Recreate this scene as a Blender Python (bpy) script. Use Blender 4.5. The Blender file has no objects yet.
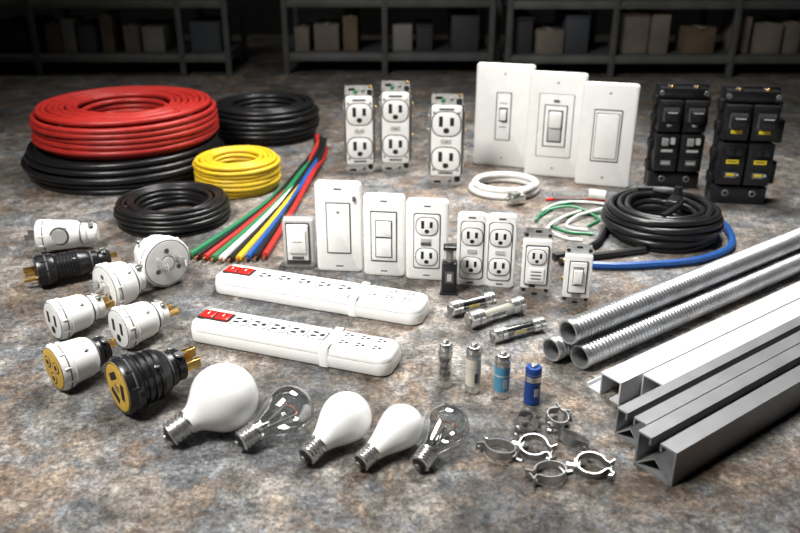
import bpy, math, random
from mathutils import Matrix, Vector
S=0.01
pi=math.pi
# ---------------------------------------------------------------- materials
def newmat(name):
    m=bpy.data.materials.new(name); m.use_nodes=True
    nt=m.node_tree; b=nt.nodes['Principled BSDF']
    return m,nt,b
def mat(name,col,rough=.4,metal=0,var=.08,scale=60,coat=0,bump=0.0,emit=0):
    m,nt,b=newmat(name)
    tc=nt.nodes.new('ShaderNodeTexCoord'); nz=nt.nodes.new('ShaderNodeTexNoise')
    nz.inputs['Scale'].default_value=scale; nz.inputs['Detail'].default_value=5
    nt.links.new(tc.outputs['Object'],nz.inputs['Vector'])
    cr=nt.nodes.new('ShaderNodeValToRGB')
    cr.color_ramp.elements[0].position=.3; cr.color_ramp.elements[1].position=.7
    cr.color_ramp.elements[0].color=(*[c*(1-var) for c in col],1)
    cr.color_ramp.elements[1].color=(*[min(1,c*(1+var)) for c in col],1)
    nt.links.new(nz.outputs['Fac'],cr.inputs['Fac']); nt.links.new(cr.outputs['Color'],b.inputs['Base Color'])
    b.inputs['Roughness'].default_value=rough; b.inputs['Metallic'].default_value=metal
    b.inputs['Coat Weight'].default_value=coat
    if bump:
        bp=nt.nodes.new('ShaderNodeBump'); bp.inputs['Strength'].default_value=bump; bp.inputs['Distance'].default_value=.0005
        n2=nt.nodes.new('ShaderNodeTexNoise'); n2.inputs['Scale'].default_value=900
        nt.links.new(tc.outputs['Object'],n2.inputs['Vector'])
        nt.links.new(n2.outputs['Fac'],bp.inputs['Height']); nt.links.new(bp.outputs['Normal'],b.inputs['Normal'])
    return m
WHITE=mat('white_plastic',(.80,.80,.785),.30,0,.03)
WHITE2=mat('white_plastic_inset',(.48,.48,.47),.35,0,.03)
CREAM=mat('cream_plastic',(.60,.57,.49),.4)
GREYP=mat('grey_plastic',(.28,.28,.28),.45)
SLOT=mat('slot_dark',(.012,.012,.012),.7)
SEAM=mat('seam_grey',(.09,.09,.09),.7)
BLACK=mat('black_plastic',(.014,.014,.016),.30,0,.2,bump=.15)
BLACKW=mat('black_cable',(.012,.012,.013),.32,0,.2)
RED=mat('red_cable',(.38,.022,.017),.42,0,.15)
YEL=mat('yellow_cable',(.64,.43,.02),.42,0,.1)
GRN=mat('green_wire',(.02,.17,.07),.35)
BLU=mat('blue_wire',(.015,.08,.28),.38)
WHW=mat('white_wire',(.72,.72,.70),.4)
REDS=mat('red_switch',(.66,.02,.015),.25,0,.05)
LBL=mat('yellow_label',(.80,.62,.03),.45)
GOLDP=mat('yellow_nylon',(.62,.40,.06),.4)
STEEL=mat('zinc_steel',(.66,.66,.65),.27,.92,.15,200)
CLIPM=mat('zinc_clip_steel',(.42,.42,.415),.36,.95,.25,150)
DSTEEL=mat('dull_steel',(.35,.35,.34),.42,.9,.2,150)
GALV=mat('galvanised_steel',(.50,.51,.52),.33,.8,.18,35,bump=.2)
PAINTG=mat('light_grey_channel',(.64,.65,.67),.36,.2,.07,30,bump=.2)
DARKG=mat('grey_strut_steel',(.25,.255,.265),.38,.35,.12,30,bump=.2)
BRASS=mat('brass',(.72,.48,.16),.28,1,.12)
COPPER=mat('copper',(.7,.3,.15),.3,1)
FROST=mat('frosted_bulb_glass',(.84,.84,.83),.20,0,.01,coat=.5)
LBLUE=mat('light_blue_sleeve',(.10,.33,.52),.3,.3)
DBLUE=mat('dark_blue_sleeve',(.015,.06,.26),.3,.2)
CARD=mat('cardboard',(.17,.125,.08),.85,0,.25,12)
CARD2=mat('cardboard_pale',(.22,.19,.16),.85,0,.25,12)
BOXB=mat('storage_bin_blue',(.07,.08,.095),.7,0,.2,12)
BOXD=mat('storage_bin_dark',(.05,.05,.052),.7,0,.2,12)
BOXW=mat('storage_box_white',(.28,.27,.25),.8,0,.2,12)
RACK=mat('rack_metal',(.13,.135,.135),.55,.2,.2,20)
def glass(name,tint=(.93,.95,.95),w=.25,lo=.06):
    m,nt,b=newmat(name)
    nt.nodes.remove(b); out=[n for n in nt.nodes if n.type=='OUTPUT_MATERIAL'][0]
    tr=nt.nodes.new('ShaderNodeBsdfTransparent'); gl=nt.nodes.new('ShaderNodeBsdfGlossy')
    gl.inputs['Roughness'].default_value=.04; tr.inputs['Color'].default_value=(*tint,1)
    lw=nt.nodes.new('ShaderNodeLayerWeight'); lw.inputs['Blend'].default_value=w
    mp=nt.nodes.new('ShaderNodeMapRange'); mp.inputs['To Min'].default_value=lo; mp.inputs['To Max'].default_value=.85
    mx=nt.nodes.new('ShaderNodeMixShader')
    nt.links.new(lw.outputs['Facing'],mp.inputs['Value']); nt.links.new(mp.outputs['Result'],mx.inputs['Fac'])
    nt.links.new(tr.outputs[0],mx.inputs[1]); nt.links.new(gl.outputs[0],mx.inputs[2])
    nt.links.new(mx.outputs[0],out.inputs['Surface'])
    return m
GLASS=glass('clear_glass',(.90,.92,.92),lo=.13,w=.38)
FILM=glass('clear_film',(.92,.92,.92),.15)

def floor_mat():
    m,nt,b=newmat('stained_concrete')
    L=nt.links.new
    tc=nt.nodes.new('ShaderNodeTexCoord')
    def noise(scale,det=8,rough=.65,dist=0,off=0):
        mpn=nt.nodes.new('ShaderNodeMapping'); mpn.inputs['Location'].default_value=(off,off*.7,0)
        L(tc.outputs['Object'],mpn.inputs['Vector'])
        n=nt.nodes.new('ShaderNodeTexNoise'); n.inputs['Scale'].default_value=scale
        n.inputs['Detail'].default_value=det; n.inputs['Roughness'].default_value=rough; n.inputs['Distortion'].default_value=dist
        L(mpn.outputs[0],n.inputs['Vector']); return n
    def ramp(src,pts):
        r=nt.nodes.new('ShaderNodeValToRGB'); e=r.color_ramp.elements
        while len(e)<len(pts): e.new(.5)
        for i,(p,c) in enumerate(pts):
            e[i].position=p; e[i].color=(*c,1)
        L(src,r.inputs['Fac']); return r
    def mix(f,a,b_,mode='MIX'):
        x=nt.nodes.new('ShaderNodeMix'); x.data_type='RGBA'; x.blend_type=mode
        if isinstance(f,float): x.inputs[0].default_value=f
        else: L(f,x.inputs[0])
        L(a,x.inputs[6]); L(b_,x.inputs[7]); return x.outputs[2]
    base=ramp(noise(17,12,.82,.3).outputs['Fac'],[(.38,(.040,.036,.033)),(.47,(.12,.110,.100)),(.53,(.20,.186,.172)),(.62,(.36,.34,.315))])
    blue=ramp(noise(24,12,.84,.2,3.1).outputs['Fac'],[(.40,(.045,.050,.058)),(.51,(.135,.147,.162)),(.60,(.28,.292,.305))])
    brown=ramp(noise(30,12,.84,.2,7.7).outputs['Fac'],[(.39,(.05,.033,.024)),(.51,(.17,.120,.084)),(.60,(.33,.262,.20))])
    f1=ramp(noise(8,10,.8,.4,1.3).outputs['Fac'],[(.48,(0,0,0)),(.55,(.85,.85,.85))])
    f2=ramp(noise(10,11,.82,.6,5.5).outputs['Fac'],[(.50,(0,0,0)),(.57,(.8,.8,.8))])
    c=mix(f1.outputs['Color'],base.outputs['Color'],blue.outputs['Color'])
    c=mix(f2.outputs['Color'],c,brown.outputs['Color'])
    grit=ramp(noise(230,8,.9,0,2).outputs['Fac'],[(.40,(.22,.21,.20)),(.48,(.85,.85,.85)),(.58,(1.7,1.67,1.62))])
    c=mix(.95,c,grit.outputs['Color'],'MULTIPLY')
    spots=ramp(noise(60,11,.9,.5,9).outputs['Fac'],[(.41,(.30,.28,.27)),(.48,(.95,.95,.95)),(.58,(1.45,1.45,1.42))])
    c=mix(.9,c,spots.outputs['Color'],'MULTIPLY')
    big=ramp(noise(4.5,8,.7,.8,12).outputs['Fac'],[(.38,(.50,.49,.48)),(.5,(.95,.95,.95)),(.62,(1.2,1.2,1.2))])
    c=mix(.85,c,big.outputs['Color'],'MULTIPLY')
    L(c,b.inputs['Base Color'])
    rr_=ramp(noise(12,6,.6,0,4).outputs['Fac'],[(.3,(.45,.45,.45)),(.7,(.75,.75,.75))])
    L(rr_.outputs['Color'],b.inputs['Roughness'])
    bp=nt.nodes.new('ShaderNodeBump'); bp.inputs['Strength'].default_value=.9; bp.inputs['Distance'].default_value=.0018
    L(noise(130,10,.85,0,6).outputs['Fac'],bp.inputs['Height']); L(bp.outputs['Normal'],b.inputs['Normal'])
    return m
FLOOR=floor_mat()
WALL=mat('wall_dark_plaster',(.05,.05,.05),.9,0,.3,3)

# ---------------------------------------------------------------- mesh builder (units: cm)
def T(x,y,z): return Matrix.Translation((x,y,z))
def RX(a): return Matrix.Rotation(math.radians(a),4,'X')
def RY(a): return Matrix.Rotation(math.radians(a),4,'Y')
def RZ(a): return Matrix.Rotation(math.radians(a),4,'Z')
FR=Matrix(((1,0,0,0),(0,0,-1,0),(0,1,0,0),(0,0,0,1)))   # local z -> front (-Y), local y -> up
def rr(w,h,r,n=4):
    r=max(min(r,w/2-1e-4,h/2-1e-4),1e-4); P=[]
    for cx,cy,a0 in ((w/2-r,h/2-r,0),(-w/2+r,h/2-r,90),(-w/2+r,-h/2+r,180),(w/2-r,-h/2+r,270)):
        for i in range(n+1):
            a=math.radians(a0+90*i/n); P.append((cx+r*math.cos(a),cy+r*math.sin(a)))
    return P
class O:
    def __init__(s,name,loc=(0,0,0),rz=0,ground=True):
        s.name=name; s.loc=loc; s.rz=rz; s.V=[]; s.F=[]; s.FM=[]; s.mats=[]; s.ground=ground
    def mi(s,m):
        if m not in s.mats: s.mats.append(m)
        return s.mats.index(m)
    def add(s,V,F,m,M=None):
        k=len(s.V); i=s.mi(m)
        if M is not None: V=[M@Vector(v) for v in V]
        s.V+= [tuple(v) for v in V]
        for f in F: s.F.append([a+k for a in f]); s.FM.append(i)
    def rings(s,R,m,M=None,closed=False,caps=True):
        n=len(R[0]); V=[p for r in R for p in r]; F=[]
        N=len(R)
        for i in range(N if closed else N-1):
            a=i*n; b=((i+1)%N)*n
            for j in range(n):
                k=(j+1)%n; F.append([a+j,a+k,b+k,b+j])
        if caps and not closed:
            F.append(list(range(n))[::-1]); F.append([(N-1)*n+j for j in range(n)])
        s.add(V,F,m,M)
    def pr(s,w,h,r,layers,m,M=None,n=4):
        s.rings([[(x,y,z) for x,y in rr(w-2*i,h-2*i,max(r-i,.01),n)] for i,z in layers],m,M)
    def box(s,sx,sy,sz,c,m,b=.06,M=None):
        b=min(b,sx/2.2,sy/2.2,sz/2.2)
        MM=T(c[0],c[1],c[2]-sz/2)
        if M is not None: MM=M@MM
        s.pr(sx,sy,b,[(b,0),(b*.3,b*.3),(0,b),(0,sz-b),(b*.3,sz-b*.3),(b,sz)],m,MM,2)
    def fb(s,w,h,d0,d1,x,z,m,r=.05,e=.0,M=None):
        L=[(0,d0),(0,d1)] if e==0 else [(0,d0),(0,d1-e),(e*.3,d1-e*.3),(e,d1)]
        MM=FR@T(x,z,0)
        if M is not None: MM=M@MM
        s.pr(w,h,r,L,m,MM,4)
    def lathe(s,prof,m,M=None,seg=32,caps=True):
        s.rings([[(r*math.cos(2*pi*j/seg),r*math.sin(2*pi*j/seg),z) for j in range(seg)] for r,z in prof],m,M,False,caps)
    def cyl(s,r,h,c,m,M=None,seg=24,b=0.03):
        b=min(b,r*.4,h*.4); MM=T(*c)
        if M is not None: MM=M@MM
        s.lathe([(r-b,0),(r,b),(r,h-b),(r-b,h)],m,MM,seg)
    def tube(s,P,r,m,closed=False,seg=8,M=None,caps=True):
        P=[Vector(p) for p in P]; N=len(P); R=[]
        up=Vector((0,0,1))
        for i,p in enumerate(P):
            if closed: t=P[(i+1)%N]-P[i-1]
            else: t=P[min(i+1,N-1)]-P[max(i-1,0)]
            if t.length<1e-9: t=Vector((1,0,0))
            t.normalize()
            a=t.cross(up)
            if a.length<.05: a=t.cross(Vector((0,1,0)))
            a.normalize(); b=a.cross(t)
            R.append([p+a*(r*math.cos(2*pi*j/seg))+b*(r*math.sin(2*pi*j/seg)) for j in range(seg)])
        s.rings(R,m,M,closed,caps)
    def done(s):
        if s.ground:
            mz=min(v[2] for v in s.V); s.V=[(a,b,c-mz) for a,b,c in s.V]
        me=bpy.data.meshes.new(s.name)
        me.from_pydata([(a*S,b*S,c*S) for a,b,c in s.V],[],s.F)
        for m in s.mats: me.materials.append(m)
        me.polygons.foreach_set('material_index',s.FM)
        import bmesh
        bm=bmesh.new(); bm.from_mesh(me)
        bmesh.ops.recalc_face_normals(bm,faces=bm.faces)
        for f in bm.faces: f.smooth=True
        for e in bm.edges:
            if len(e.link_faces)==2 and e.calc_face_angle(0)>.66: e.smooth=False
        bm.to_mesh(me); bm.free()
        ob=bpy.data.objects.new(s.name,me); bpy.context.collection.objects.link(ob)
        ob.location=(s.loc[0]*S,s.loc[1]*S,s.loc[2]*S); ob.rotation_euler=(0,0,math.radians(s.rz))
        return ob
def spline(P,n=10):
    P=[Vector(p) for p in P]; out=[]
    Q=[P[0]*2-P[1]]+P+[P[-1]*2-P[-2]]
    for i in range(1,len(Q)-2):
        a,b,c,d=Q[i-1:i+3]
        for k in range(n):
            t=k/n
            out.append(.5*((2*b)+(c-a)*t+(2*a-5*b+4*c-d)*t*t+(3*b-a-3*c+d)*t**3))
    out.append(P[-1]); return out

# ---------------------------------------------------------------- room
def plane(name,V,m):
    me=bpy.data.meshes.new(name); me.from_pydata([tuple(a*S for a in v) for v in V],[],[(0,1,2,3)])
    me.materials.append(m); ob=bpy.data.objects.new(name,me); bpy.context.collection.objects.link(ob)
X0,X1,Y0,Y1,ZH=-230,230,-120,290,260
plane('floor',[(X0,Y0,0),(X1,Y0,0),(X1,Y1,0),(X0,Y1,0)],FLOOR)
plane('wall_back',[(X0,Y1,0),(X1,Y1,0),(X1,Y1,ZH),(X0,Y1,ZH)],WALL)
plane('wall_left',[(X0,Y0,0),(X0,Y1,0),(X0,Y1,ZH),(X0,Y0,ZH)],WALL)
plane('wall_right',[(X1,Y0,0),(X1,Y0,ZH),(X1,Y1,ZH),(X1,Y1,0)],WALL)
plane('wall_front',[(X0,Y0,0),(X0,Y0,ZH),(X1,Y0,ZH),(X1,Y0,0)],WALL)
plane('ceiling',[(X0,Y0,ZH),(X0,Y1,ZH),(X1,Y1,ZH),(X1,Y0,ZH)],WALL)

# racks
random.seed(5)
def rack(posts,y,depth,levels):
    o=O('storage_rack'); H=100
    for x in posts:
        for yy in (y,y+depth): o.box(1.5,1.5,H,(x,yy,H/2),RACK,.15)
        for z in levels: o.box(.8,depth,.8,(x,y+depth/2,z-.2),RACK,.05)
    w=posts[-1]-posts[0]; cx=(posts[-1]+posts[0])/2
    for z in levels:
        for yy in (y,y+depth): o.box(w,.9,1.7,(cx,yy,z),RACK,.1)
        o.box(w,depth,.3,(cx,y+depth/2,z+1.0),RACK,.05)
    ro=o.done()
    b=O('storage_boxes',ground=False)
    for z in levels:
        for a,c in zip(posts[:-1],posts[1:]):
            x=a+2
            while x<c-5:
                bw=random.uniform(3,8)
                if x+bw>c-1.5: break
                if random.random()<.08: x+=bw*.6; continue
                bh=random.uniform(6,10.5); bd=random.uniform(8,depth-5)
                m=random.choice([CARD,CARD2,BOXB,BOXD,BOXD,BOXW,CARD,CARD2])
                b.box(bw,bd,bh,(x+bw/2,y+2+bd/2+random.uniform(0,1.5),z+1.15+bh/2),m,.15)
                if m in (CARD,CARD2): b.box(bw*.2,bd*.9,.1,(x+bw/2,y+2+bd/2,z+1.2+bh),CREAM,.02)
                if m in (BOXB,BOXD): b.box(bw+.3,bd+.3,.5,(x+bw/2,y+2+bd/2+.8,z+1.2+bh),m,.1)
                x+=bw+random.uniform(.3,1.5)
    b.done()
rack([-133,-95,-57,-45],214,24,[4.4,18.0,32,47,62,77])
rack([-30,-4,24],216,24,[4.4,18.0,32,47,62,77])
rack([28,55,86,114],212,24,[4.4,18.0,32,47,62,77])

# ---------------------------------------------------------------- coils
def coil(o,m,cx,cy,z0,Ro,Ri,h,wr,seed=1,wob=.18,p=2.6):
    rnd=random.Random(seed); Rm=(Ro+Ri)/2; hw=(Ro-Ri)/2; n=110
    dz=wr*1.95; rows=max(1,int((h-2*wr)/dz+.5)+1)
    if rows>1: dz=(h-2*wr)/(rows-1)
    dr=2.14*wr
    for k in range(rows):
        z=z0+wr+k*dz; zn=(z-(z0+h/2))/(h/2)
        zn_=abs(zn)*.93
        half=hw*max(.2,(1-zn_**p))**(1/p)
        cnt=max(1,int((2*(half-wr*.5))/dr)+1)
        for j in range(cnt):
            R=Rm+(j-(cnt-1)/2)*dr
            if 0<k<rows-1 and 0<j<cnt-1 and abs(zn)<.6: continue
            ph=[rnd.uniform(0,6.28) for _ in range(4)]
            ox,oy=rnd.uniform(-wob,wob)*wr,rnd.uniform(-wob,wob)*wr
            jr=rnd.uniform(-.35,.15)*wr if (j in (0,cnt-1)) else 0
            if j==0: jr=-jr
            P=[]
            for i in range(n):
                a=2*pi*i/n
                r=R+jr+wr*wob*(math.sin(2*a+ph[0])+.6*math.sin(3*a+ph[1])+.4*math.sin(5*a+ph[3]))
                zz=z+(wr*wob*.7*math.sin(2*a+ph[2]) if k>0 else 0)
                P.append((cx+ox+r*math.cos(a),cy+oy+r*math.sin(a),zz))
            o.tube(P,wr,m,True,10)
o=O('black_cable_coil',(-46.4,131.6,0)); coil(o,BLACKW,0,0,0,16.2,7,5.0,.50,2)
o.done()
o=O('red_cable_coil',(-45.6,132,5.0)); coil(o,RED,0,0,0,15.1,6.2,6.1,.45,3,.2)
o.tube(spline([(9,-4,5.6),(10.5,-7,5.9),(8,-10.2,5.7),(3,-12.3,5.2),(-2,-12.8,5.0)]),.45,RED); o.done()
o=O('black_cable_coil',(-26.0,153.0,0)); coil(o,BLACKW,0,0,0,10.3,5,6.6,.42,4); o.done()
o=O('yellow_cable_coil',(-25.6,121.0,0)); coil(o,YEL,0,0,0,6.9,3,5.0,.34,5,.2)
o.done()
o=O('black_cable_coil',(-32.0,106.4,0)); coil(o,BLACKW,0,0,0,8.0,4.6,3.2,.31,6,.3)
o.tube(spline([(7.0,-2,2.6),(5.5,-4.5,3.2),(2,-6.3,3.3),(-3,-6.4,3.0)]),.33,BLACKW); o.done()
o=O('black_power_cord_coil',(35.2,100.9,0)); coil(o,BLACKW,0,0,0,7.9,3.8,4.2,.46,7,.35)
o.tube(spline([(-6.6,2,.5),(-8.3,-2,.5),(-9.8,-5,.5),(-13,-7.8,.5),(-16,-9.2,.5)]),.5,BLACKW)
o.tube(spline([(-4,-6.9,.5),(-7.5,-8.0,.5),(-11,-9.0,.5),(-15.5,-10.6,.5)]),.5,BLACKW)
o.tube(spline([(3.5,-5.5,3.4),(5.5,-2,4.4),(5.0,2.5,4.4),(2,5.5,4.3),(-2,6,4.3)]),.46,BLACKW)
o.tube(spline([(-1.5,-4.6,4.1),(1.2,-2,4.6),(2.5,1.0,4.6),(2.2,3.8,4.5),(.2,5.4,4.4)]),.42,BLACKW)
o.box(1.6,3.2,1.1,(1.2,.2,4.7),BLACK,.3,RZ(-30))
o.cyl(.55,1.5,(1.2,2.2,4.7),BLACK,RZ(-30))
o.done()
o=O('blue_cable')
o.tube(spline([(22,89.4,.5),(26,88.9,.5),(31,89.4,.5),(37.0,90.8,.5),(42.2,94.6,.5),(44.3,100.2,.5),(44.2,105.5,.5),(42,110.0,.5)]),.5,BLU)
o.done()
# multicolour wire bundle
cols=[GRN,BLACKW,RED,GRN,WHW,BLACKW,YEL,BLU,BLACKW,RED]
o=O('coloured_wire_bundle')
for i,c in enumerate(cols):
    t=i/(len(cols)-1)
    ex=-26.3+t*9.4; ey=92.2-1.2*math.sin(t*3)
    sx=-15.2+t*1.9; sy=139.5-t*4
    mx=-19.4+t*4.2; my=113
    P=spline([(ex,ey,.42),(ex+(mx-ex)*.55,ey+(my-ey)*.5,.42),(mx,my,.42),(mx+(sx-mx)*.60,my+13,.42+.5*(i%2)),(sx,sy,.42+.6*(i%3)),(sx-.6+t*.5,sy+6,.5+.7*(i%3))],10)
    o.tube(P,.43,c); 
    d=(P[0]-P[1]).normalized(); o.tube([P[0],P[0]+d*.8],.17,COPPER)
o.done()
# white cable loop with clamp
o=O('white_cable_loop',(16.2,119,0))
for k,(rx,ry,z,dx) in enumerate([(5.0,4.4,.5,0),(4.7,4.1,1.35,.2)]):
    o.tube([(dx+rx*math.cos(a),ry*math.sin(a),z) for a in [2*pi*i/60 for i in range(60)]],.5,WHW,True,10)
o.tube(spline([(4.4,-1.5,1.4),(3.4,-3.4,1.6),(1.5,-5.2,1.3),(.6,-7.0,.9)]),.5,WHW)
M=T(1,-6.6,1.0)@RZ(25)
o.box(2.6,1.6,1.3,(0,0,0),STEEL,.25,M); o.cyl(.9,.5,(-.3,0,.6),DSTEEL,M); o.box(3.6,.5,.4,(0,0,.1),DSTEEL,.1,M)
o.done()
# loose thin wires
o=O('loose_thin_wires')
o.tube(spline([(20,107,.2),(23,111,.2),(27,113,.2),(31,111.6,.2),(29,108.5,.2),(24,107,.2),(21,104,.2),(22.5,101,.2),(26,100,.2)]),.2,GRN)
o.tube(spline([(20.5,108.5,.5),(24,112.4,.3),(29,112.4,.3),(30,109.8,.6),(25,106,.6),(23,103,.2),(25.5,101.5,.2)]),.2,WHW)
o.tube(spline([(22,114,.2),(26,115,.2),(30,113.6,.3),(33,112,.2)]),.2,REDS)
o.tube(spline([(19,105,.2),(21,109,.2),(25,109.5,.7),(28,106,.2),(26,103,.2)]),.2,GRN)
o.box(5,2.2,.8,(25.5,114.2,.9),GLASS,.3); o.cyl(.7,2.4,(0,0,0),WHW,T(28.2,113.3,1.4)@RZ(-20)@RY(90))
o.tube(spline([(26,108.6,.4),(23,105.4,.7),(20.2,101.8,.4),(21.8,98.8,.2),(24.0,97.8,.2)]),.2,WHW)
o.done()

# ---------------------------------------------------------------- outlets, devices & plates
def outlet(o,x,z,s,d,style=0,m=WHITE,dk=SLOT):
    o.fb(s*1.08,s*.94,d-.05,d+.03,x,z,SEAM,s*.36)
    o.fb(s,s*.86,d-.05,d+.14,x,z,m,s*.33,.05)
    dd=d+.15
    o.fb(s*.14,s*.38,d,dd,x-s*.20,z+s*.09,dk,.01)
    o.fb(s*.14,s*.30,d,dd,x+s*.20,z+s*.09,dk,.01)
    o.fb(s*.22,s*.20,d,dd,x,z-s*.24,dk,s*.098)
def screw(o,x,z,d,r=.28,m=STEEL):
    o.lathe([(r,d-.05),(r,d+.05),(r*.7,d+.12)],m,FR@T(x,z,0),16)
    o.fb(r*1.5,r*.22,d,d+.13,x,z,SLOT,.01)
def yoke_receptacle(name,x,y,rz,w,h,tone=WHITE,green=True):
    o=O(name,(x,y,0),rz); c=h/2
    o.fb(w*.62,h,0,.14,0,c,STEEL,.4)
    for sg in(1,-1):
        o.fb(w*.86,h*.09,-.02,.16,0,c+sg*h*.44,STEEL,.35)
        o.fb(w*.20,h*.028,.05,.2,-w*.22,c+sg*h*.455,SLOT,.2)
        screw(o,w*.12,c+sg*h*.44,.18,.33,DSTEEL)
        o.fb(w*.16,w*.16,.05,.2,w*.33,c+sg*h*.42,SLOT,.3)
        for s2 in(1,-1): o.fb(w*.12,h*.05,-.6,.1,s2*w*.36,c+sg*h*.47,STEEL,.1)
    o.box(w*.92,2.0,h*.76,(0,1.1,c),SEAM,.2)
    o.box(w*1.0,.8,h*.66,(0,.7,c),DSTEEL,.1)
    o.fb(w*.84,h*.76,0,.75,0,c,tone,.45,.18)
    for sg in(1,-1):
        outlet(o,0,c+sg*h*.19,w*.76,.75,m=tone)
        for s2 in(1,-1):
            screw(o,s2*w*.34,c+sg*h*.31,.75,.2,DSTEEL)
            for k in (.10,.24):
                o.lathe([(.34,0),(.34,.2),(.25,.27)],BRASS if s2>0 else STEEL,T(s2*w*.48,.9,c+sg*h*k)@RY(90*s2),14)
    o.fb(w*.3,h*.05,.7,.8,0,c,WHITE2,.05)
    screw(o,0,c,.78,.2)
    for sg in (1,-1): o.fb(w*.4,h*.02,.7,.78,0,c+sg*h*.345,SEAM,.05)
    if green:
        o.lathe([(.35,0),(.35,.3),(.25,.4)],GRN,FR@T(-w*.1,h*.93,.15),16)
        o.cyl(.3,.5,(w*.34,0,h*.965),BRASS)
    o.done()
yoke_receptacle('duplex_receptacle',-6.6,128.0,4,5.2,14.6)
yoke_receptacle('duplex_receptacle',-.7,128.6,-3,5.3,15.2)
yoke_receptacle('duplex_receptacle',7.2,121.6,-6,5.6,14.6)

def plate_base(o,w,h,t=.75,r=.55,m=WHITE):
    o.fb(w,h,-.15,t,0,h/2,m,r,.3)
def switch_plate(name,x,y,rz,w,h,style):
    o=O(name,(x,y,0),rz); c=h/2
    plate_base(o,w,h)
    d=.75
    if style=='slim':
        o.fb(w*.27,h*.47,d-.1,d+.03,0,c,SEAM,.12); o.fb(w*.235,h*.45,d-.1,d+.1,0,c,WHITE,.1,.04)
        o.fb(w*.15,h*.14,d,d+.12,0,c+h*.02,SEAM,.1)
        o.box(w*.11,.9,h*.10,(0,-d-.35,c+h*.02),WHITE,.15,RX(0)); o.fb(w*.13,h*.008,d,d+.12,0,c-h*.1,SEAM,.01)
        o.fb(w*.13,h*.008,d,d+.12,0,c+h*.13,SEAM,.01)
    elif style=='toggle':
        o.fb(w*.62,h*.61,d-.1,d+.02,0,c,SEAM,.25); o.fb(w*.60,h*.60,d-.1,d+.12,0,c,WHITE,.25,.1)
        o.fb(w*.41,h*.405,d,d+.15,0,c,SEAM,.1); o.fb(w*.37,h*.385,d,d+.25,0,c,WHITE,.1,.08)
        o.fb(w*.26,h*.31,d,d+.27,0,c,SEAM,.1)
        o.box(w*.22,1.0,h*.15,(0,-d-.35,c+h*.065),WHITE,.2,T(0,0,0)); o.box(w*.22,.6,h*.13,(0,-d-.15,c-h*.075),WHITE2,.15)
        o.fb(w*.1,h*.02,d+.1,d+.28,0,c+h*.24,SEAM,.02)
    elif style=='rocker':
        o.fb(w*.51,h*.51,d-.1,d+.04,0,c,SEAM,.15); o.fb(w*.475,h*.485,d-.1,d+.2,0,c,WHITE,.12,.1)
        o.fb(w*.42,h*.445,d,d+.215,0,c,SEAM,.2); o.fb(w*.40,h*.43,d,d+.36,0,c,WHITE,.2,.1)
    elif style=='outlets':
        o.fb(w*.64,h*.69,d-.1,d+.03,0,c,SEAM,.3); o.fb(w*.60,h*.665,d-.1,d+.12,0,c,WHITE,.3,.06)
        for sg in(1,-1): outlet(o,0,c+sg*h*.19,w*.5,d+.1)
        o.fb(w*.24,h*.035,d,d+.2,-w*.02,c+h*.02,WHITE2,.03); o.fb(w*.24,h*.035,d,d+.2,-w*.02,c-h*.03,SEAM,.03)
    elif style=='blank':
        o.fb(w*.53,h*.57,d-.1,d+.05,0,c,SEAM,.1); o.fb(w*.49,h*.545,d-.1,d+.13,0,c,WHITE,.1,.07)
        o.fb(w*.06,h*.02,d,d+.16,0,c+h*.18,SEAM,.02)
        o.fb(w*.06,h*.05,d,d+.2,w*.35,c+h*.33,SEAM,.05)
    elif style=='dimmer':
        o.fb(w*.64,h*.62,d-.1,d+.05,0,c,SEAM,.1); o.fb(w*.595,h*.59,d-.1,d+.13,0,c,WHITE,.1,.07)
        o.fb(w*.41,h*.21,d,d+.16,0,c+h*.10,SEAM,.1); o.fb(w*.37,h*.19,d,d+.35,0,c+h*.10,WHITE,.1,.12)
        o.fb(w*.41,h*.25,d,d+.16,0,c-h*.13,SEAM,.1);o.fb(w*.37,h*.23,d,d+.25,0,c-h*.13,WHITE,.1,.1)
    for sg in(1,-1):
        if w>7: screw(o,0,c+sg*h*.41,d,.2,WHITE2)
        else: o.fb(w*.16,h*.014,d,d+.02,0,c+sg*h*.43,SEAM,.03)
    o.done()
switch_plate('toggle_switch_wall_plate',17.4,132.6,-16,9.6,17.2,'slim')
switch_plate('toggle_switch_wall_plate',25.0,126.8,-16,9.0,16.9,'toggle')
switch_plate('rocker_switch_wall_plate',32.1,121.9,-16,8.4,16.2,'rocker')
switch_plate('rocker_switch_wall_plate',-7.2,89.0,-5,5.5,11.3,'blank')
switch_plate('dimmer_switch_wall_plate',-1.8,87.7,-7,4.9,10.2,'dimmer')
switch_plate('receptacle_wall_plate',3.2,86.5,-7,4.9,10.0,'outlets')
# two-gang outlet plate with notched waist
o=O('two_gang_receptacle_plate',(9.9,84.8,0),-8); w,h=6.8,8.9; c=h/2
plate_base(o,w*.985,h*.975,.68,.4); 
for sx in(1,-1):
    o.fb(w*.47,h,-.1,.72,sx*w*.255,c,WHITE,.5,.12)
    o.fb(w*.405,h*.81,.5,.74,sx*w*.235,c,SEAM,.5)
    o.fb(w*.375,h*.79,.5,.85,sx*w*.235,c,WHITE,.5,.1)
    for sg in(1,-1): outlet(o,sx*w*.235,c+sg*h*.2,w*.34,.85)
    o.fb(w*.16,h*.05,.8,.95,sx*w*.235,c,WHITE2,.05)
    for sg in (1,-1): o.fb(w*.12,h*.02,.6,.75,sx*w*.25,c+sg*h*.45,SEAM,.05)
o.done()
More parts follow.
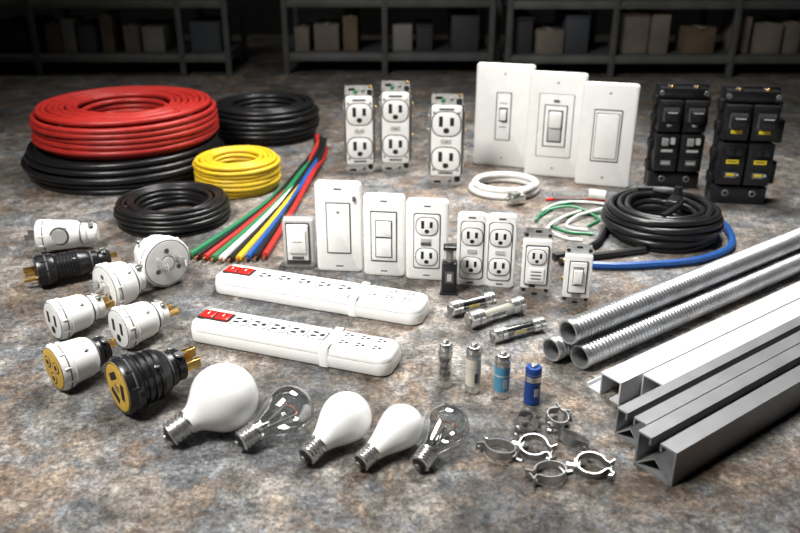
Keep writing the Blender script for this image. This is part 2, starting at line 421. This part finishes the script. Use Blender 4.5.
# small switch in clear case
o=O('boxed_switch_module',(-12.3,90.0,0),-3)
o.fb(3.7,6.3,-.6,-.45,0,3.15,WHITE2,.15); o.fb(3.6,6.2,-.45,.5,0,3.1,WHITE2,.3,.1); o.fb(2.9,5.4,.3,.62,0,3.2,SEAM,.15)
o.fb(2.6,4.6,.5,.9,0,3.4,WHITE,.15,.15); o.fb(2.1,3.0,.8,1.1,0,3.6,WHITE,.12,.12); o.fb(1.2,.08,1.0,1.12,0,3.6,SEAM,.01)
o.fb(1.4,.35,.8,1.0,0,1.5,SEAM,.05)
o.fb(4.2,6.7,-.7,-.62,0,3.35,FILM,.1); o.fb(4.2,.9,.6,.66,0,.45,FILM,.1)
o.box(5.0,2.2,.08,(0,-.2,.04),FILM,.02)
o.done()
# small black fuse holder with clear window
o=O('cartridge_fuse_holder',(5.6,82.6,0),-4)
o.box(1.75,1.5,3.9,(0,0,1.95),BLACK,.25); o.box(1.3,1.1,1.6,(0,0,4.6),GLASS,.2); o.cyl(.4,1.5,(0,0,3.8),DSTEEL)
o.box(1.5,1.3,.5,(0,0,5.6),BLACK,.15); o.fb(1.0,1.4,.7,.8,0,2.2,SEAM,.05); o.fb(.5,.9,.75,.84,0,2.2,WHITE2,.05)
o.box(2.0,1.8,.3,(0,0,.15),BLACK,.08)
o.done()
# devices with metal yoke
def yoke_device(name,x,y,rz,w,h,style):
    o=O(name,(x,y,0),rz); c=h/2
    o.fb(w*.6,h,0,.13,0,c,STEEL,.25)
    for sg in(1,-1):
        o.fb(w*.95,h*.10,-.03,.15,0,c+sg*h*.40,STEEL,.2); o.fb(w*.2,h*.03,0,.2,0,c+sg*h*.455,SLOT,.15)
        for s2 in (1,-1): o.fb(w*.12,w*.12,0,.18,s2*w*.36,c+sg*h*.40,SLOT,.15)
        o.fb(w*.2,h*.06,-.02,.14,-w*.3,c+sg*h*.47,STEEL,.1); o.fb(w*.2,h*.06,-.02,.14,w*.3,c+sg*h*.47,STEEL,.1)
    o.box(w*.82,2.2,h*.66,(0,1.2,c),WHITE2 if style=='outlet' else GREYP,.15)
    o.fb(w*.92,h*.70,0,.7,0,c,WHITE,.2,.12)
    if style=='outlet':
        o.fb(w*.74,h*.57,.6,.85,0,c,SEAM,.2); o.fb(w*.68,h*.54,.6,1.0,0,c,WHITE,.2,.1)
        outlet(o,0,c+h*.13,w*.56,1.0); o.fb(w*.5,h*.2,.9,1.12,0,c-h*.13,WHITE,.1,.06)
        for k in(-1,0,1): o.fb(w*.32,h*.015,1.0,1.14,0,c-h*.13+k*h*.05,SEAM,.01)
        o.fb(w*.2,h*.03,.6,.8,-w*.1,c-h*.31,SLOT,.05)
    else:
        o.fb(w*.63,h*.53,.6,.78,0,c,SEAM,.1); o.fb(w*.56,h*.50,.6,.95,0,c,WHITE,.1,.1)
        o.fb(w*.34,h*.24,.9,.97,0,c+h*.03,SEAM,.1)
        o.fb(w*.30,h*.22,.9,1.35,0,c+h*.03,WHITE,.1,.15); o.fb(w*.36,h*.015,.9,.98,0,c+h*.17,SEAM,.01); o.fb(w*.36,h*.015,.9,.98,0,c-h*.12,SEAM,.01)
        o.fb(w*.3,h*.05,.6,.8,0,c-h*.3,DSTEEL,.05)
    for k in(-.15,.15):
        for s2 in (1,-1): o.lathe([(.28,0),(.28,.2),(.2,.28)],BRASS if s2<0 else STEEL,T(s2*w*.41,1.2,c+h*k)@RY(90*s2),14)
    o.done()
yoke_device('combination_receptacle',15.2,81.6,-8,3.5,8.3,'outlet')
yoke_device('toggle_switch',19.4,79.6,-8,3.2,7.2,'switch')

# breakers
def breaker(x,y,rz,w,h,yellow):
    o=O('circuit_breaker_panel',(x,y,0),rz); c=h/2
    o.box(w,1.0,h,(0,1.6,c),BLACK,.15)
    o.box(w*.98,3.2,h*.16,(0,.3,h*.08),BLACK,.2); o.box(w*.9,2.4,h*.10,(0,.6,h*.93),BLACK,.2)
    for sx in(1,-1):
        X=sx*w*.24
        o.box(w*.44,3.6,h*.30,(X,0,h*.72),BLACK,.2)
        o.box(w*.44,4.2,h*.36,(X,-.2,h*.37),BLACK,.2)
        o.fb(w*.34,h*.20,1.7,1.95,X,h*.75,BLACK,.15,.06)
        o.fb(w*.30,h*.13,1.9,1.99,X,h*.745,SEAM,.1)
        o.box(w*.24,1.4,h*.09,(X,-2.4,h*.74),BLACK,.15,None)
        o.fb(w*.18,h*.010,2.9,3.12,X,h*.775,WHITE2,.02)
        for k in range(3): 
            o.fb(w*.37,h*.09,1.98,2.2,X,h*(.50-.11*k),SEAM,.1)
            o.fb(w*.35,h*.082,2.0,2.45,X,h*(.50-.11*k),BLACK,.1,.08)
        o.fb(w*.12,h*.07,2.3,2.9,X-w*.06,h*.49,GREYP if not yellow else BLACK,.05,.05)
        if yellow:
            o.fb(w*.20,h*.030,1.9,2.0,X,h*.65,LBL,.05)
            o.fb(w*.22,h*.036,2.3,2.5,X,h*.40,LBL,.05); o.fb(w*.14,h*.022,2.3,2.5,X,h*.285,LBL,.03)
            o.fb(w*.16,h*.008,2.4,2.52,X,h*.402,BLACK,.01)
            o.fb(w*.12,h*.06,2.3,2.9,X+w*.08,h*.49,BLACK,.05,.05)
            o.fb(w*.05,h*.02,2.3,2.5,X+w*.12,h*.285,WHITE2,.02)
        else:
            o.fb(w*.22,h*.025,2.3,2.5,X,h*.40,WHITE2,.02); o.fb(w*.10,h*.02,1.9,2.0,X,h*.64,WHITE2,.02)
            o.fb(w*.08,h*.06,2.3,2.9,X+w*.08,h*.50,WHITE2,.03)
            o.fb(w*.16,h*.018,2.3,2.5,X,h*.28,WHITE2,.03)
        for k in range(3): o.fb(w*.2,h*.008,2.4,2.48,X,h*(.30-.018*k),GREYP,.01)
        o.cyl(.35,.4,(X,-.2,h*.975),BRASS); o.cyl(.5,.25,(X,.5,h*.975),DSTEEL)
        for k in (.2,.42,.66,.85):
            o.box(w*.08,2.4,h*.09,(sx*w*.49,.9,h*k),BLACK,.15)
        o.cyl(.5,.2,(0,0,0),DSTEEL,FR@T(X,h*.10,1.25)); o.cyl(.28,.22,(0,0,0),SLOT,FR@T(X,h*.10,1.27))
        o.cyl(.4,.2,(0,0,0),DSTEEL,FR@T(sx*w*.42,h*.93,.5))
    if yellow:
        for k in (.25,.62): o.box(2.0,1.6,h*.2,(w*.56,2.0,h*k),BLACK,.2)
        o.cyl(.45,.3,(w*.5,.2,h*.5),STEEL)
    o.done()
breaker(43.0,121.4,-6,7.8,15.9,False)
breaker(50.3,114.0,-8,8.0,17.0,True)

# ---------------------------------------------------------------- power strips
def strip(x,y,rz,L,W,H):
    o=O('power_strip',(x,y,0),rz)
    o.pr(L,W,W*.30,[(.25,0),(.05,.15),(0,.35),(0,H*.62),(.05,H*.66)],WHITE,None,6)
    o.pr(L-.1,W-.1,W*.29,[(0,H*.60),(.0,H*.72),(.12,H*.9),(.4,H)],WHITE,None,6)
    o.pr(L*.985,W*.985,W*.29,[(0,H*.655),(0,H*.665)],SEAM,None,6)
    o.pr(L*.62,W*.62,.4,[(0,H-.05),(0,H+.03),(.08,H+.08)],WHITE,T(-L*.13,0,0),4)
    o.pr(L*.26,W*.70,.5,[(0,H-.05),(0,H+.10),(.12,H+.18)],WHITE,T(L*.345,0,0),4)
    o.pr(1.1,W*1.02,.25,[(0,.1),(0,H*.95),(.15,H+.14)],WHITE,T(L*.195,0,0),3)
    for k in (.172,.218): o.pr(.09,W*.9,.03,[(0,H*.3),(0,H+.1)],SEAM,T(L*k,0,0),2)
    zz=H+.08
    o.pr(3.6,1.8,.2,[(0,H-.05),(0,H+.14)],SLOT,T(-L*.435+.85,.1,0),3)
    for k in (0,1):
        X=-L*.435+k*1.72
        o.pr(1.45,1.4,.12,[(0,H),(0,H+.26),(.12,H+.34)],REDS,T(X,.1,0),3)
        o.pr(.5,.1,.03,[(0,H+.2),(0,H+.36)],WHITE,T(X,.1,0)@RZ(90),2)
    def rec(X,Y,s,z):
        o.pr(s*1.24,s*1.16,s*.3,[(0,z-.02),(0,z+.02)],SEAM,T(X,Y,0),4)
        o.pr(s*1.12,s*1.04,s*.3,[(0,z-.02),(0,z+.05)],WHITE,T(X,Y,0),4)
        for dx,dy,a,b in((-s*.22,s*.22,s*.42,s*.24),(-s*.22,-s*.22,s*.42,s*.24),(s*.30,0,s*.32,s*.34)):
            o.pr(a,b,s*.11,[(0,z),(0,z+.065)],SLOT,T(X+dx,Y+dy,0),3)
    for i in range(5): rec(-L*.265+i*L*.098,0,1.6,zz)
    for i in range(3):
        for j in (-1,1): rec(L*.265+i*L*.078,j*W*.165,1.0,H+.18)
    o.box(.8,1.0,.9,(-L/2-.1,.3,H*.45),WHITE2,.2)
    o.done()
strip(-9.0,80.2,-19.5,25,4.5,2.1)
strip(-10.6,69.5,-19.5,21.8,4.3,2.1)

# ---------------------------------------------------------------- plugs
def plug(name,x,y,az,R,L,body,face,rear,holes='slots',prongs=0,pm=STEEL,rearprongs=0,side=False,ribs=0,tilt=0,zc=None):
    o=O(name,(x,y,0))
    a=math.radians(az); D=Vector((math.cos(a),math.sin(a),0)); U=Vector((0,0,1)); Xv=U.cross(D)
    M=Matrix(((Xv.x,U.x,D.x,0),(Xv.y,U.y,D.y,0),(Xv.z,U.z,D.z,0),(0,0,0,1)))@RX(-tilt)@T(0,0,-L/2)
    o.lathe([(R*.42,0),(R*.55,L*.03),(R*.55,L*.14),(R*.5,L*.16),(R*.62,L*.18),(R*.66,L*.27),(R*.60,L*.29)],rear,M)
    pts=[(R*.60,L*.27),(R*.78,L*.33),(R*.86,L*.42)]
    if ribs:
        for k in range(ribs):
            z=L*(.44+.30*k/ribs); dz=L*.30/ribs
            pts+=[(R*.90,z),(R*.90,z+dz*.5),(R*.82,z+dz*.55),(R*.82,z+dz*.95)]
    pts+=[(R*.93,L*.76),(R*1.0,L*.79),(R,L*.96),(R*.95,L)]
    o.lathe(pts,body,M)
    o.lathe([(R*.92,L+.0),(R*.92,L+.03)],SEAM,M)
    o.lathe([(R*.89,L*.965),(R*.89,L+.07),(R*.82,L+.10)],face,M)
    o.lathe([(R*1.01,L*.865),(R*1.01,L*.885)],SEAM,M)
    o.lathe([(R*.67,L*.258),(R*.67,L*.278)],SEAM,M)
    for k in (-1,1):
        o.cyl(R*.16,.25,(0,0,0),DSTEEL,M@T(k*R*.3,R*.52,L*.09)@RX(-90))
        o.cyl(R*.12,.2,(0,0,0),DSTEEL,M@T(k*R*.55,R*.55,L*.5)@RX(-90)@T(0,0,.05))
    for k in range(10):
        t=2*pi*k/10+.3
        o.box(R*.12,R*.10,L*.10,(R*.97*math.cos(t),R*.97*math.sin(t),L*.91),body,.04,M)
    f=L+.10
    if holes=='slots':
        for k in(-1,1): o.box(R*.20,R*.58,.08,(k*R*.36,R*.12,f),SLOT,.02,M)
        o.cyl(R*.18,.08,(0,-R*.45,f-.03),SLOT,M)
    elif holes=='dots':
        for k in range(3):
            t=2*pi*k/3+pi/2
            o.cyl(R*.10,.08,(R*.5*math.cos(t),R*.5*math.sin(t),f-.03),SEAM,M)
        o.lathe([(R*.30,f-.03),(R*.30,f+.01)],SEAM,M,24); o.lathe([(R*.26,f-.03),(R*.26,f+.08),(R*.2,f+.1)],face,M,24)
    elif holes=='round':
        for k in range(3):
            t=2*pi*k/3+.5
            o.lathe([(R*.27,f-.04),(R*.27,f+.02)],SEAM,M@T(R*.42*math.cos(t),R*.42*math.sin(t),0),18)
            o.lathe([(R*.21,f-.04),(R*.21,f+.05)],GOLDP,M@T(R*.42*math.cos(t),R*.42*math.sin(t),0),18)
            o.cyl(R*.12,.1,(R*.42*math.cos(t),R*.42*math.sin(t),f-.03),SLOT,M)
    elif holes=='cross':
        for t in (30,150,270): o.box(R*.60,R*.26,.08,(0,R*.42,f),SLOT,.02,M@RZ(t))
        o.cyl(R*.16,.1,(0,0,f-.03),BRASS,M)
        o.lathe([(R*.88,f-.08),(R*.88,f-.01)],SLOT,M,32); o.lathe([(R*.84,f-.08),(R*.80,f+.02)],GOLDP,M,32)
    for k in range(prongs):
        X=(-.38 if k==0 else .38)*R if k<2 else 0; Y=R*.1 if k<2 else -R*.45
        if k<2: o.box(R*.12,R*.32,R*.7,(X,Y,f+R*.32),pm,.03,M)
        else: o.cyl(R*.13,R*.8,(X,Y,f-.05),pm,M)
    for k in range(rearprongs):
        X=(-.3 if k==0 else .3)*R
        if k==2: X=0
        o.box(R*.16,R*.34,R*.6,(X,(R*.3 if k==2 else 0),-R*.22),BRASS,.04,M)
    if side:
        o.cyl(R*.56,.25,(0,0,0),GREYP,M@T(-R*.72,R*.1,L*.58)@RY(-90)); o.cyl(R*.44,.3,(0,0,0),WHITE2,M@T(-R*.74,R*.1,L*.58)@RY(-90))
        o.cyl(R*.56,.4,(0,0,0),SEAM,M@T(R*.68,R*.2,L*.60)@RY(90)); o.cyl(R*.46,.5,(0,0,0),WHITE2,M@T(R*.68,R*.2,L*.60)@RY(90))
    o.done()
plug('white_plug_adapter',-42.4,95.2,190,2.1,7.2,WHITE,WHITE2,WHITE,'none',2,DSTEEL,side=True)
plug('black_cord_connector',-38.4,86.2,211,1.85,8.2,BLACK,BLACK,BLACK,'none',3,BRASS,ribs=7,rearprongs=1)
plug('white_round_plug',-30.4,79.4,228,2.7,4.2,WHITE,WHITE,WHITE,'dots',2,STEEL)
plug('white_round_plug',-28.4,85.8,-46,3.0,5.0,WHITE,WHITE,WHITE,'dots',2,STEEL)
plug('white_cord_connector',-33.2,73.4,226,2.1,5.2,WHITE,WHITE,WHITE,'slots',0,rearprongs=2)
plug('white_cord_connector',-26.0,71.6,226,2.15,5.2,WHITE,WHITE,WHITE,'slots',0,rearprongs=2)
plug('yellow_faced_plug',-29.4,64.0,226,2.2,5.2,WHITE,GOLDP,BLACK,'round',0,rearprongs=1)
plug('black_locking_connector',-21.9,60.4,222,2.6,6.0,BLACK,GOLDP,BLACK,'cross',0,ribs=3,rearprongs=3)

# ---------------------------------------------------------------- cartridge fuses (lying)
def fuse(x,y,az,L,r,core):
    o=O('cartridge_fuse',(x,y,0),az)
    M=T(-L/2,0,r)@RY(90)
    o.lathe([(r*.86,L*.2),(r*.86,L*.8)],GLASS,M,24,False)
    o.lathe([(r*.62,L*.24),(r*.62,L*.76)],core,M,24)
    for a,b in((0,.24),(.76,1)):
        o.lathe([(r*.85,L*a),(r,L*a+.08),(r,L*b-.08),(r*.9,L*b)],STEEL,M,24)
        o.lathe([(r*1.03,L*(a+.12)),(r*1.03,L*(a+.14))],DSTEEL,M,24)
    o.lathe([(r*.55,-.15),(r*.55,.02)],DSTEEL,M,20)
    o.box(r*.5,.02,L*.25,(0,-r*.63,L*.5),LBL if core is BLACK else SEAM,.005,M)
    o.done()
fuse(7.8,77.8,27,5.4,.88,BLACK)
fuse(10.2,75.8,33,7.2,.92,CREAM)
fuse(12.1,72.2,27,6.2,.75,BLACK)
# batteries
def battery(name,x,y,r,h,sleeve,cap,style):
    o=O(name,(x,y,0),20)
    o.lathe([(r*.9,0),(r,.08),(r,h*.16),(r*.98,h*.17)],cap,None,28)
    if style=='glass':
        o.lathe([(r*.92,h*.17),(r*.92,h*.70)],GLASS,None,28,False)
        o.lathe([(r*.55,h*.16),(r*.55,h*.72)],DSTEEL,None,20)
        for k in range(3): o.lathe([(r*.75,h*(.25+.15*k)),(r*.75,h*(.3+.15*k))],BLACK,None,20)
    else:
        o.lathe([(r*.985,h*.15),(r*.985,h*.72)],sleeve,None,28)
        o.lathe([(r*1.0,h*.50),(r*1.0,h*.53)],WHITE2 if style!='blue' else sleeve,None,28)
        o.fb(r*.5,h*.2,r*.9,r*1.02,0,h*.34,SEAM if sleeve is CREAM else WHITE2,.03)
    top=cap
    o.lathe([(r*.98,h*.70),(r,h*.72),(r,h*.90),(r*.85,h*.94),(r*.5,h*.945)],top,None,28)
    if style=='blue': o.lathe([(r*1.01,h*.60),(r*1.01,h*.74)],STEEL,None,28)
    o.lathe([(r*.45,h*.93),(r*.45,h*.99),(r*.38,h)],STEEL,None,20)
    o.lathe([(r*1.01,h*.78),(r*1.01,h*.80)],DSTEEL,None,28)
    o.done()
battery('glass_cartridge_fuse',4.1,62.9,.68,4.8,GLASS,STEEL,'glass')
battery('cylindrical_fuse',6.6,62.0,.70,5.0,CREAM,STEEL,'plain')
battery('battery_cell',9.1,61.2,.72,4.6,LBLUE,STEEL,'plain')
battery('battery_cell',11.7,60.2,.72,3.9,DBLUE,DBLUE,'blue')

# ---------------------------------------------------------------- bulbs
def bulb(name,tip,cen,R,rb,clear):
    o=O(name,(0,0,0),ground=False)
    tip=Vector(tip); cen=Vector(cen); ax=(cen-tip); zc=ax.length; ax.normalize()
    q=ax.to_track_quat('Z','Y').to_matrix().to_4x4(); M=Matrix.Translation(tip)@q
    Lb=rb*2.05
    o.lathe([(rb*.18,-.05),(rb*.32,.0),(rb*.32,rb*.18)],DSTEEL,M,20)
    o.lathe([(rb*.32,rb*.12),(rb*.75,rb*.38),(rb*.8,rb*.42)],BLACK,M,28)
    p=[(rb*.8,rb*.38)]
    n=4; z0=rb*.42; z1=Lb-rb*.25
    for k in range(n*6+1):
        t=k/(n*6); p.append((rb*(.92+.08*math.sin(t*n*2*pi)),z0+(z1-z0)*t))
    p+=[(rb*.95,z1+.03),(rb*1.0,z1+rb*.1),(rb*1.0,Lb),(rb*.9,Lb+.05)]
    o.lathe(p,STEEL,M,32)
    P=[]; F0=106
    for k in range(25):
        f=math.radians(2+k*((F0-2)/24)); P.append((R*math.sin(f),zc+R*math.cos(f)))
    a=Vector(P[-1]); f=math.radians(F0); t0=Vector((math.cos(f),-math.sin(f))); b=Vector((rb*.92,Lb-.05)); L_=(b-a).length
    c1=a+t0*L_*.42; c2=b+Vector((.18,1)).normalized()*L_*.36
    for k in range(1,17):
        t=k/16; v=a*(1-t)**3+c1*3*t*(1-t)**2+c2*3*t*t*(1-t)+b*t**3; P.append((v.x,v.y))
    o.lathe(P[::-1],GLASS if clear else FROST,M,48)
    if clear:
        o.lathe([(rb*.7,Lb),(rb*.45,Lb+rb*.8),(rb*.2,Lb+rb*1.4),(rb*.2,zc-R*.2),(rb*.28,zc-R*.15)],GLASS,M,20)
        for s in(-1,1):
            o.tube([(s*rb*.2,0,Lb+.2),(s*rb*.25,0,Lb+rb),(s*R*.42,0,zc+R*.05)],.045,DSTEEL,False,6,M)
        o.tube([(R*.42*math.cos(pi*k/20),.08*math.sin(k*2.0),zc+R*.05+R*.15*math.sin(pi*k/20)+.05*math.cos(k*2)) for k in range(21)],.045,COPPER,False,6,M)
        o.lathe([(rb*.5,Lb+rb*.1),(rb*.45,Lb+rb*.5)],WHITE2,M,20)
    mz=min(v[2] for v in o.V); o.V=[(a_,b_,c_-mz) for a_,b_,c_ in o.V]
    o.V=[(a_-cen.x,b_-cen.y,c_) for a_,b_,c_ in o.V]; o.loc=(cen.x,cen.y,0)
    o.done()
bulb('frosted_light_bulb',(-19.0,53.3,1.1),(-14.7,56.5,2.9),2.88,1.1,False)
bulb('clear_light_bulb',(-13.1,52.7,.95),(-9.2,55.9,2.05),2.05,.92,True)
bulb('frosted_light_bulb',(-7.6,50.8,.95),(-4.4,54.8,2.15),2.10,.92,False)
bulb('frosted_light_bulb',(-3.3,50.3,.85),(.15,53.9,1.9),1.82,.85,False)
bulb('clear_light_bulb',(1.3,50.0,.85),(3.8,54.0,1.9),1.82,.85,True)

# ---------------------------------------------------------------- conduit + strut (parallel bars)
az=36.0; ux,uy=math.cos(math.radians(az)),math.sin(math.radians(az)); BX,BY=17.2,66.0
def W(u,n): return (BX+u*ux-n*uy, BY+u*uy+n*ux)
def conduit(u,n,zc,R,L):
    x,y=W(u,n); o=O('flexible_metal_conduit',(x,y,0),az,ground=False)
    M=T(0,0,zc)@RY(90)
    p=[(R*.78,6),(R*.78,.15),(R*.80,0),(R*.95,-.02),(R,.1),(R,.5)]
    k=int(L/.48)
    for i in range(k):
        z=.5+i*.48
        p+=[(R*.86,z+.06),(R*.86,z+.14),(R*.97,z+.24),(R,z+.32),(R*.97,z+.42)]
    o.lathe(p,GALV,M,28,False)
    o.lathe([(R*.775,5.8),(R*.775,5.9)],SLOT,M,28)
    o.done()
conduit(-.2,0,1.27,1.25,60)
conduit(-1.4,2.56,1.27,1.25,60)
conduit(-.7,1.28,3.50,1.25,60)
def channel(name,u,n0,prof_list,L,m,cut=0):
    x,y=W(u,n0); o=O(name,(x,y,0),az,ground=False)
    for poly,t,mm in prof_list:
        P=[Vector(p) for p in poly]
        A=[];Bq=[]
        for i,p in enumerate(P):
            d1=(P[i]-P[i-1]).normalized() if i>0 else None
            d2=(P[i+1]-P[i]).normalized() if i<len(P)-1 else None
            if d1 is None: nn=Vector((-d2.y,d2.x)); s=1
            elif d2 is None: nn=Vector((-d1.y,d1.x)); s=1
            else:
                n1=Vector((-d1.y,d1.x)); n2=Vector((-d2.y,d2.x)); nn=(n1+n2).normalized(); s=1/max(.3,nn.dot(n1))
            A.append(p+nn*s*t/2); Bq.append(p-nn*s*t/2)
        loop=A+Bq[::-1]; N=len(loop); K=len(A)
        V=[(0,q.x,q.y) for q in loop]+[(L,q.x,q.y) for q in loop]
        F=[[i,(i+1)%N,(i+1)%N+N,i+N] for i in range(N)]
        for e in (0,N):
            for i in range(K-1): F.append([e+i,e+i+1,e+N-2-i,e+N-1-i])
        o.add(V,F,mm)
    o.done()
channel('steel_wireway_channel',-2.0,-3.3,[([(.6,.08),(-.9,.08),(-.9,2.2),(-3.0,2.2),(-3.0,.08),(-2.0,.08)],.16,PAINTG),([(.6,.08),(.6,.5)],.12,PAINTG)],68,PAINTG)
channel('steel_wireway_channel',.6,-6.7,[([(-.4,.08),(0,.08),(0,2.3),(-2.0,2.3),(-2.0,.08),(-1.5,.08)],.15,PAINTG)],66,PAINTG)
channel('strut_channel',-5.6,-9.0,[([(-.9,1.9),(-.9,2.5),(0,2.5),(0,.08),(-2.8,.08),(-2.8,2.5),(-1.7,2.5),(-1.7,1.9)],.16,DARKG),([(-.1,.15),(-1.4,1.3),(-2.7,.15)],.12,GALV)],74,DARKG)
channel('strut_channel',-7.4,-12.5,[([(-1.1,2.4),(-1.1,3.0),(0,3.0),(0,.08),(-3.4,.08),(-3.4,3.0),(-2.1,3.0),(-2.1,2.4)],.18,DARKG),([(-.1,.15),(-1.7,1.5),(-3.3,.15)],.14,GALV)],76,DARKG)

# ---------------------------------------------------------------- conduit clips
def clip(x,y,rz,R,tx,seed):
    o=O('conduit_clip',(x,y,0),rz); w=.70; t=.11
    M=RX(tx)
    P=[]
    for k in range(41):
        a=math.radians(25+310*k/40); P.append((R*math.cos(a),R*math.sin(a)*.9))
    P=[(R*1.5,.70),(R*1.15,.28)]+P+[(R*1.15,-.28),(R*1.5,-.70)]
    P=[Vector(p) for p in P]; rings=[]
    for i,p in enumerate(P):
        d=(P[min(i+1,len(P)-1)]-P[max(i-1,0)]).normalized(); n=Vector((-d.y,d.x))*t/2
        rings.append([(p.x+n.x,p.y+n.y,0),(p.x+n.x,p.y+n.y,w),(p.x-n.x,p.y-n.y,w),(p.x-n.x,p.y-n.y,0)])
    o.rings(rings,CLIPM,M)
    o.cyl(.13,1.5,(0,0,0),DSTEEL,M@T(R*1.3,-.75,w/2)@RX(-90)); o.cyl(.26,.22,(0,0,0),STEEL,M@T(R*1.3,-.9,w/2)@RX(-90),6)
    o.box(.5,.9,.08,(-R*.95,0,w*.5),DSTEEL,.02,M@RY(0))
    o.box(.9,.35,.07,(-R-.3,0,.06),CLIPM,.02,M)
    o.done()
for a in [(8.0,52.6,150,1.2,8,1),(10.4,56.0,60,1.05,28,2),(10.8,52.9,-30,1.15,16,3),(11.6,49.8,200,1.2,6,4),(14.0,53.4,130,1.2,26,5),(14.9,50.6,-15,1.15,14,6),(13.3,57.0,60,1.0,12,7)]:
    clip(*a)

# ---------------------------------------------------------------- lights
def area(name,loc,tgt,sx,sy,p,col=(1,1,1),spread=180):
    l=bpy.data.lights.new(name,'AREA'); l.shape='RECTANGLE'; l.size=sx; l.size_y=sy; l.energy=p; l.color=col
    l.spread=math.radians(spread)
    ob=bpy.data.objects.new(name,l); bpy.context.collection.objects.link(ob); ob.location=loc
    ob.rotation_euler=(Vector(tgt)-Vector(loc)).to_track_quat('-Z','Y').to_euler()
area('key_softbox',(-.62,.32,1.22),(.02,.92,0),.42,.42,8.0,(1,.98,.945),88)
area('overhead_softbox',(.25,1.35,1.20),(.05,1.0,0),.6,.45,7.6,(1,.985,.965),84)
area('background_fill',(0,1.9,2.2),(0,2.4,.2),2.5,.3,6,(1,.96,.9))  # added fill that lifts the racks and back wall, not an actual fixture
w=bpy.data.worlds.new('world'); bpy.context.scene.world=w; w.use_nodes=True
w.node_tree.nodes['Background'].inputs['Color'].default_value=(.05,.052,.055,1)
# camera
cd=bpy.data.cameras.new('camera'); cam=bpy.data.objects.new('camera',cd); bpy.context.collection.objects.link(cam)
cam.location=(0,0,.40); cam.rotation_euler=(math.radians(66),0,0)
cd.lens=36; cd.sensor_width=36; cd.clip_start=.01
cd.dof.use_dof=True; cd.dof.focus_distance=.78; cd.dof.aperture_fstop=7.0
bpy.context.scene.camera=cam
vs=bpy.context.scene.view_settings
vs.view_transform='Standard'; vs.look='None'; vs.exposure=.2; vs.gamma=.95
